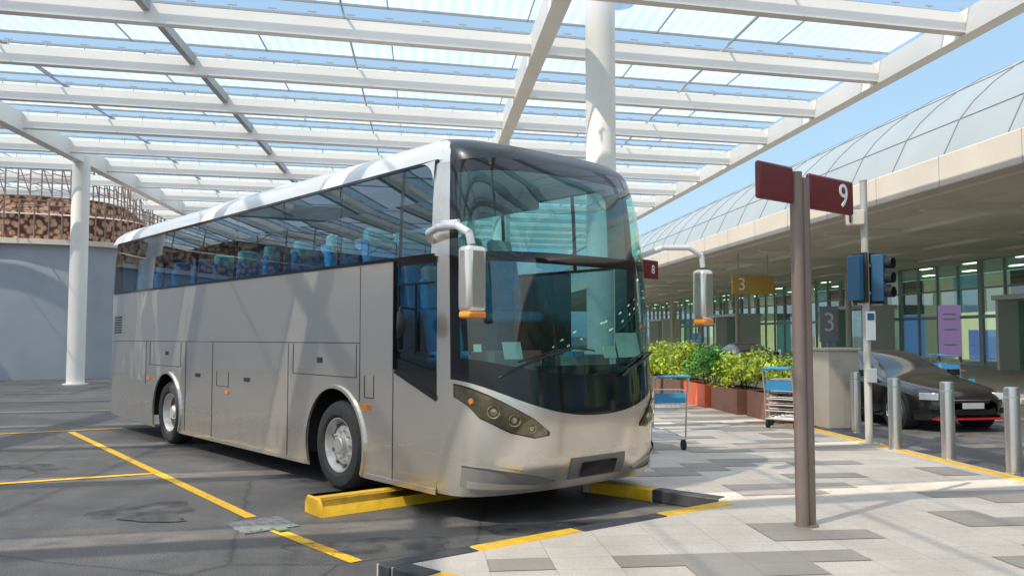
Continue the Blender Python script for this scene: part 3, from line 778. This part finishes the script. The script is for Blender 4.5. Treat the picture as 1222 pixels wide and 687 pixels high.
# ------------------------------------------------------------------ curved wall / ramp left
CW=empty("curved_ramp_building")
wpts=[(-17.5,44),(-15.9,38),(-15.6,35),(-16.4,33.3),(-18.5,32.1),(-22,31),(-28,28),(-34,22),(-38,14),(-40,2),(-40,-14)]
def catm(P,n=6):
    o=[]
    for i in range(len(P)-1):
        p0=Vector(P[max(0,i-1)]);p1=Vector(P[i]);p2=Vector(P[i+1]);p3=Vector(P[min(len(P)-1,i+2)])
        for k in range(n):
            t=k/n; o.append(.5*((2*p1)+(p2-p0)*t+(2*p0-5*p1+4*p2-p3)*t*t+(3*p1-p0-3*p2+p3)*t*t*t))
    o.append(Vector(P[-1])); return o
wc=catm(wpts)
cen=Vector((-26,38))
def offp(p,o): 
    d=(p-cen).normalized(); return p+d*o
M_wall=mat("ramp_wall_render",(0.36,0.39,0.44),.75,var=.10,vscale=.5)
m_,nt_,b_2=new_mat("stacked_log_cladding")
tc=nt_.nodes.new("ShaderNodeTexCoord"); vo=nt_.nodes.new("ShaderNodeTexVoronoi"); vo.inputs["Scale"].default_value=4.8
nt_.links.new(tc.outputs["Object"],vo.inputs["Vector"])
r_=nt_.nodes.new("ShaderNodeValToRGB"); e=r_.color_ramp.elements; e[0].position=.4; e[0].color=(.64,.40,.25,1); e[1].position=.62; e[1].color=(.14,.05,.035,1)
nt_.links.new(vo.outputs["Distance"],r_.inputs[0]); nt_.links.new(r_.outputs[0],b_2.inputs["Base Color"]); b_2.inputs["Roughness"].default_value=.85
M_log=m_
cw=MB()
cw.grid([[Vector((p.x,p.y,z)) for p in wc] for z in(0,5.2)],0)
cw.grid([[Vector((*offp(p,.25),z)) for p in wc] for z in(5.2,5.40)],2); cw.grid([[Vector((*offp(p,o),5.2)) for p in wc] for o in(0,.25)],2)
cw.grid([[Vector((*offp(p,.05),z)) for p in wc] for z in(5.40,6.35)],1)
cw.grid([[Vector((*offp(p,o),5.40)) for p in wc] for o in(.25,-.6)],2)
cw.grid([[Vector((*offp(p,o),z)) for p in wc] for o,z in((.05,6.35),(-.1,6.42),(-1.5,6.42))],2)
cw.grid([[Vector((*offp(p,-1.5),z)) for p in wc] for z in(6.42,7.25)],1)
cw.grid([[Vector((*offp(p,o),7.25)) for p in wc] for o in(-1.4,-2.2)],2)
cw.build("wall",[M_wall,M_log,M_fascia],CW,ang=60)
M_rust=mat("grey_brown_rails",(.30,.22,.18),.6)
sc_=MB()
for i,p in enumerate(wc):
    random.seed(i)
    q=offp(p,.2); sc_.cyl((q.x,q.y,5.4),(q.x,q.y,6.9),.03,.03,6)
    q3=offp(p,-1.4); sc_.cyl((q3.x,q3.y,7.2),(q3.x,q3.y,8.4+random.random()*.5),.03,.03,6)
    if i<len(wc)-1:
        q2=offp(wc[i+1],.2)
        for z in(6.5,6.7,6.88): sc_.cyl((q.x,q.y,z),(q2.x,q2.y,z),.02,.02,6)
        r1=offp(p,-1.4);r2=offp(wc[i+1],-1.4)
        for z in(7.5,7.8,8.1,8.35): sc_.cyl((r1.x,r1.y,z),(r2.x,r2.y,z+random.uniform(-.12,.12)),.02,.02,6)
        if i%2: sc_.cyl((r1.x,r1.y,7.3),(r2.x,r2.y,8.5),.025,.025,6)
sc_.build("scaffold_rails",[M_rust],CW)

# ------------------------------------------------------------------ bus-stop sign
M_maroon=mat("maroon_sign",(.15,.012,.022),.4,coat=.2); M_post=mat("post_brown_grey",(.27,.20,.17),.45,metal=.2,var=.08,vscale=3)
def stop_sign(x,y,ang,num,zt=3.12,la=.92,lb=.90,ts=.34):
    E=empty("bus_stop_sign",(x,y,ZP),ang)
    m=MB(); m.cyl((-.055,0,0),(-.055,0,zt-.08),.052,.052,20); m.cyl((.06,0,0),(.06,0,zt-.12),.048,.048,20)
    m.cyl((0,0,0),(0,0,.012),.10,.10,24)
    m.build("posts",[M_post],E,ang=50)
    s_=MB(); s_.box((-.12-la/2,0,zt-.20),(la,.05,.31),0,0); s_.box((.12+lb/2,0,zt-.22),(lb,.05,.31),0,0)
    s_.build("sign_panels",[M_maroon],E,bevel=.02)
    text("numeral",num,ts,M_wtxt,E,(lb-.06,-.028,zt-.225),(R(90),0,0))
    return E
stop_sign(2.45,7.08,R(38),"9",3.04,.48,.70,.30); stop_sign(1.98,13.2,R(50),"8",2.86,.4,.5,.2)

# ------------------------------------------------------------------ bollards
def bollard(x,y):
    m=MB(); m.lathe([(.092,0),(.092,.005),(.084,.01),(.084,.955),(.080,.975),(.065,.985),(.001,.988)],(0,0,0),(0,0,1),28)
    m.lathe([(.0855,.86),(.0855,.875)],(0,0,0),(0,0,1),28,1)
    o=m.build("steel_bollard",[M_chrome,M_gut],ang=40); o.location=(x,y,ZP)
for x,y in((5.78,9.75),(5.60,10.85),(5.33,11.75),(5.62,13.8),(5.95,8.3)): bollard(x,y)
for i in range(8): 
    v=LF@Vector((15.2,28+i*2.2,0)); bollard(v.x,v.y)

# ------------------------------------------------------------------ planters
def leaf_mat(name,c1,c2):
    m,nt,b=new_mat(name); tc=nt.nodes.new("ShaderNodeTexCoord")
    n=nt.nodes.new("ShaderNodeTexNoise"); n.inputs["Scale"].default_value=5; n.inputs["Detail"].default_value=3
    nt.links.new(tc.outputs["Object"],n.inputs["Vector"])
    r=nt.nodes.new("ShaderNodeValToRGB"); e=r.color_ramp.elements; e[0].position=.35; e[0].color=(*c1,1); e[1].position=.65; e[1].color=(*c2,1)
    nt.links.new(n.outputs[0],r.inputs[0]); nt.links.new(r.outputs[0],b.inputs["Base Color"]); b.inputs["Roughness"].default_value=.5
    return m
M_lfY=leaf_mat("leaves_yellow_green",(.18,.32,.02),(.60,.64,.04)); M_lfG=leaf_mat("leaves_green",(.05,.22,.03),(.18,.46,.05))
M_boxO=mat("planter_orange",(.78,.14,.05),.5,var=.1,vscale=4); M_boxB=mat("planter_brown",(.20,.09,.055),.55,var=.15,vscale=4); M_soil=mat("soil",(.04,.03,.02),.9)
def planter(x,y,mb_,ml,seed,h=.72):
    E=empty("planter_box",(x,y,ZP),RZ); m=MB()
    W,Ln,H=.8,1.5,.5
    m.box((0,-Ln/2+.03,H/2),(W,.06,H)); m.box((0,Ln/2-.03,H/2),(W,.06,H)); m.box((-W/2+.03,0,H/2),(.06,Ln-.13,H-.006)); m.box((W/2-.03,0,H/2),(.06,Ln-.13,H-.006))
    m.box((0,0,H-.06),(W-.14,Ln-.14,.04),0,1)
    m.build("box",[mb_,M_soil],E,bevel=.008)
    random.seed(seed); l=MB()
    clumps=[(random.uniform(-.36,.36),random.uniform(-.7,.7),random.uniform(.12,h-.18),random.uniform(.16,.27)) for _ in range(28)]
    for cx,cy,cz,cr in clumps:
        for _ in range(75):
            v=Vector((random.gauss(0,1),random.gauss(0,1),random.gauss(0,1))).normalized()*cr*random.uniform(.45,1.1)
            p=Vector((cx,cy,H+cz))+v
            if p.z<H-.02: continue
            n=(v.normalized()+Vector((random.uniform(-.8,.8),random.uniform(-.8,.8),random.uniform(-.2,1.0)))).normalized()
            a=n.orthogonal().normalized(); a=Matrix.Rotation(random.uniform(0,6.28),3,n)@a; b=n.cross(a); L_=random.uniform(.035,.065); W_=L_*.42
            l.poly([p-a*L_,p+b*W_,p+a*L_+n*.01,p-b*W_])
    for cx,cy,cz,cr in clumps[:12]: l.cyl((cx*.4,cy*.7,H-.05),(cx,cy,H+cz),.012,.006,5,1)
    l.build("foliage",[ml,M_soil],E,smooth=False)
planter(5.1,15.9,M_boxB,M_lfY,1); planter(4.80,17.6,M_boxB,M_lfY,2,.85); planter(4.55,19.3,M_boxO,M_lfG,3,.9); planter(4.36,21.0,M_boxB,M_lfY,4,.95)
planter(4.2,22.7,M_boxB,M_lfY,5,.95); planter(4.0,24.6,M_boxB,M_lfY,6,.95); planter(3.8,26.6,M_boxO,M_lfY,7,.95)

# ------------------------------------------------------------------ cabinet
M_cab=mat("cabinet_beige",(.44,.40,.33),.5,var=.06,vscale=3)
E=empty("utility_cabinet",(5.48,14.25,ZP),RZ+R(3)); m=MB(); m.box((0,0,.68),(.56,.5,1.28)); m.box((0,0,1.345),(.62,.56,.05)); m.box((0,0,.03),(.5,.46,.06),0,1)
m.build("body",[M_cab,M_gut],E,bevel=.012); m=MB(); m.box((0,-.252,.68),(.006,.006,1.15)); m.box((.06,-.26,.75),(.025,.02,.12)); 
for i in range(5): m.box((-.14,-.252,1.05+i*.03),(.16,.006,.012))
m.build("door_details",[M_gut],E)

# ------------------------------------------------------------------ signal pole
M_sigb=mat("signal_blue",(.03,.12,.22),.45); M_pole=mat("galvanised_pole",(.50,.48,.43),.5,metal=.2,var=.06)
E=empty("traffic_signal_pole",(5.2,12.3,ZP),0); m=MB()
m.cyl((0,0,0),(0,0,3.85),.055,.05,20); m.cyl((0,0,0),(0,0,.02),.14,.14,20); m.cyl((0,0,3.85),(0,0,3.87),.055,.055,20)
m.beam((-.2,0,3.25),(.02,0,3.3),.04,.05); m.beam((-.2,0,2.6),(.28,0,2.6),.03,.04); m.beam((-.2,0,2.2),(.28,0,2.2),.03,.04)
m.build("pole",[M_pole],E,ang=50)
m=MB(); m.box((-.15,-.02,2.42),(.12,.24,.66),R(20)); m.box((-.09,-.02,2.42),(.05,.30,.74),R(20),1); m.build("signal_housing",[M_sigb,M_black],E,bevel=.02)
m=MB(); m.box((.20,.0,2.42),(.17,.26,.68),R(-35),1); m.box((.14,.09,2.42),(.30,.03,.76),R(-35),0)
for z in(2.63,2.42,2.21): m.cyl((.26,-.10,z),(.33,-.19,z),.075,.08,16,0,caps=False)
m.build("signal_head",[M_black,M_sigb],E,bevel=.01)
m=MB(); m.box((-.15,-.05,3.3),(.26,.16,.22),R(-25)); m.box((-.24,-.09,3.31),(.03,.13,.17),R(-25),1); m.build("cctv_camera",[M_fascia,M_dark],E,bevel=.03)
m=MB(); m.box((.03,-.07,1.72),(.14,.02,.42),0,0); m.box((.03,-.085,1.85),(.10,.006,.10),0,1); m.box((.02,-.09,1.0),(.12,.08,.2),0,2); m.build("notice_plates",[M_wtxt,M_sigb,M_gut],E,bevel=.005)

# ------------------------------------------------------------------ luggage trolleys
M_trb=mat("trolley_blue",(.05,.28,.52),.4); 
def trolley(x,y,rz):
    E=empty("luggage_trolley",(x,y,ZP),rz); m=MB(); r=.013
    m.tube([(-.25,-.42,.16),(-.25,.42,.2),(-.12,.5,.22),(.12,.5,.22),(.25,.42,.2),(.25,-.42,.16),(-.25,-.42,.16)],r)
    for k in range(6): m.cyl((-.25,-.35+k*.15,.17),(.25,-.35+k*.15,.17),.008,.008,6)
    for sx in(-.25,.25): m.tube([(sx,-.40,.16),(sx,-.44,.62),(sx,-.52,.98),(sx*.9,-.60,1.02)],r)
    m.cyl((-.23,-.60,1.02),(.23,-.60,1.02),.02,.02,10,1)
    for z,yy in((.62,-.18),(.82,-.20)): m.tube([(-.25,-.46,z),(-.25,yy,z),(.25,yy,z),(.25,-.46,z)],.009)
    for k in range(8): m.cyl((-.25+k*.5/7,-.18,.60),(-.25+k*.5/7,-.20,.82),.005,.005,5)
    for k in range(8): m.cyl((-.25+k*.5/7,-.46,.60),(-.25+k*.5/7,-.18,.60),.005,.005,5)
    for z in(.3,.4,.5): m.cyl((-.25,-.42,z),(.25,-.42,z),.007,.007,6)
    m.box((0,-.45,.72),(.46,.015,.14),0,1)
    m.box((0,.48,.3),(.2,.02,.14),0,1)
    for px,py in((-.24,-.34),(.24,-.34),(0,.40)):
        m.cyl((px,py,.16),(px,py,.09),.012,.012,8,0); m.cyl((px-.02,py,.07),(px+.02,py,.07),.07,.07,16,2)
    m.build("frame",[M_chrome,M_trb,M_black],E,ang=50)
trolley(2.08,12.0,R(10)); trolley(4.80,14.6,R(-40)); trolley(4.98,15.0,R(-40)); 
v=LF@Vector((14.9,22,0)); trolley(v.x,v.y,R(-60)); v=LF@Vector((15.2,23,0)); trolley(v.x,v.y,R(-60))

# ------------------------------------------------------------------ cars
M_carp=mat("car_paint_dark",(.016,.016,.018),.2,metal=.2,coat=1.0); M_carg=mat("car_glass",(.03,.036,.038),.03,coat=1.0)
M_red=mat("red_trim",(.6,.02,.02),.4); M_hl=mat("car_headlamp",(.8,.82,.85),.08,metal=.6,coat=1.0); M_plate=mat("number_plate",(.55,.55,.52),.4)
def car(x,y,rz,name="parked_car"):
    E=empty(name,(x,y,0),rz)
    S=[(0.00,.50,.50,.56,.40),(-.06,.66,.58,.66,.52),(-.22,.80,.66,.74,.62),(-.55,.875,.72,.82,.66),(-1.0,.89,.80,.88,.68),(-1.38,.89,.86,.94,.70),
       (-1.75,.89,.88,1.15,.66),(-2.15,.89,.90,1.34,.60),(-2.6,.89,.91,1.41,.58),(-3.1,.89,.92,1.38,.57),(-3.6,.885,.93,1.24,.57),(-4.0,.87,.94,1.07,.60),(-4.3,.83,.92,1.0,.60),(-4.48,.74,.80,.88,.55),(-4.52,.6,.6,.66,.45)]
    rows=[]
    for (sx,hw,be,tp_,gh) in S:
        z0=.20 if -.1>sx>-4.4 else .30
        hf=[(hw*.93,z0),(hw*.99,.30 if z0<.3 else .36),(hw,max(.42,be*.6)),(hw*1.0,be*.86),(hw*.965,be),(gh*1.04 if tp_>be+.12 else hw*.85,tp_-.06 if tp_>be+.12 else tp_-.02),(gh*.85,tp_),(gh*.4,tp_+.02)]
        rows.append([Vector((sx,-a,z)) for a,z in hf]+[Vector((sx,a,z)) for a,z in hf[::-1]])
    def mm(j,i):
        k=i if i<=7 else 14-i
        if k==4 and 5<=j<=10: return 1
        if k>=5 and j in(5,6,9,10): return 1
        return 0
    m=MB(); m.grid(rows,mm); m.build("body",[M_carp,M_carg],E,ang=60,subsurf=2)
    d=MB()
    d.box((-.03,0,.57),(.05,.72,.12),0,0); d.box((-.0,0,.57),(.02,.70,.015),0,3); d.box((.0,0,.36),(.04,.9,.10),0,0); d.box((-.08,0,.24),(.2,1.34,.03),0,1)
    for sy in(-1,1):
        d.box((-.20,sy*.66,.63),(.32,.22,.12),sy*R(-38),2); d.box((-.12,sy*.60,.38),(.12,.22,.09),sy*R(-30),0)
        d.box((-1.72,sy*.97,.98),(.14,.18,.12),0,4)
        d.box((-2.3,sy*.896,.26),(1.9,.03,.06),0,4)
        d.beam((-1.55,sy*.875,.905),(-4.0,sy*.875,.955),.012,.015,3)
    d.box((.03,0,.47),(.02,.42,.10),0,5)
    d.build("trim",[M_blkgl,M_red,M_hl,M_chrome,M_carp,M_plate],E,bevel=.02)
    wq=MB()
    for cx in(-.88,-3.58):
        for sy in(-1,1):
            wq.cyl((cx,sy*.60,.345),(cx,sy*.897,.345),.375,.375,32,3)
            o=(cx,sy*.915,.325); pr=[(.001,.03,1),(.05,.02,1),(.06,.05,2),(.2,.06,2),(.215,.03,1),(.235,.0,1),(.24,.005,0),(.29,-.008,0),(.315,.02,0),(.325,.06,0),(.325,.2,0)]
            wq.lathe(pr,o,(0,-sy,0),36)
            for k in range(10):
                a=2*math.pi*k/10; wq.beam(Vector(o)+Vector((math.cos(a)*.04,sy*.005,math.sin(a)*.04)),Vector(o)+Vector((math.cos(a)*.225,sy*.002,math.sin(a)*.225)),.022,.03,1)
    wq.build("wheels",[M_tyre,M_chrome,M_black,M_black],E,ang=40)
car(8.05,14.75,math.atan2(-.985,.17)); car(9.7,31.5,math.atan2(-.99,.1));
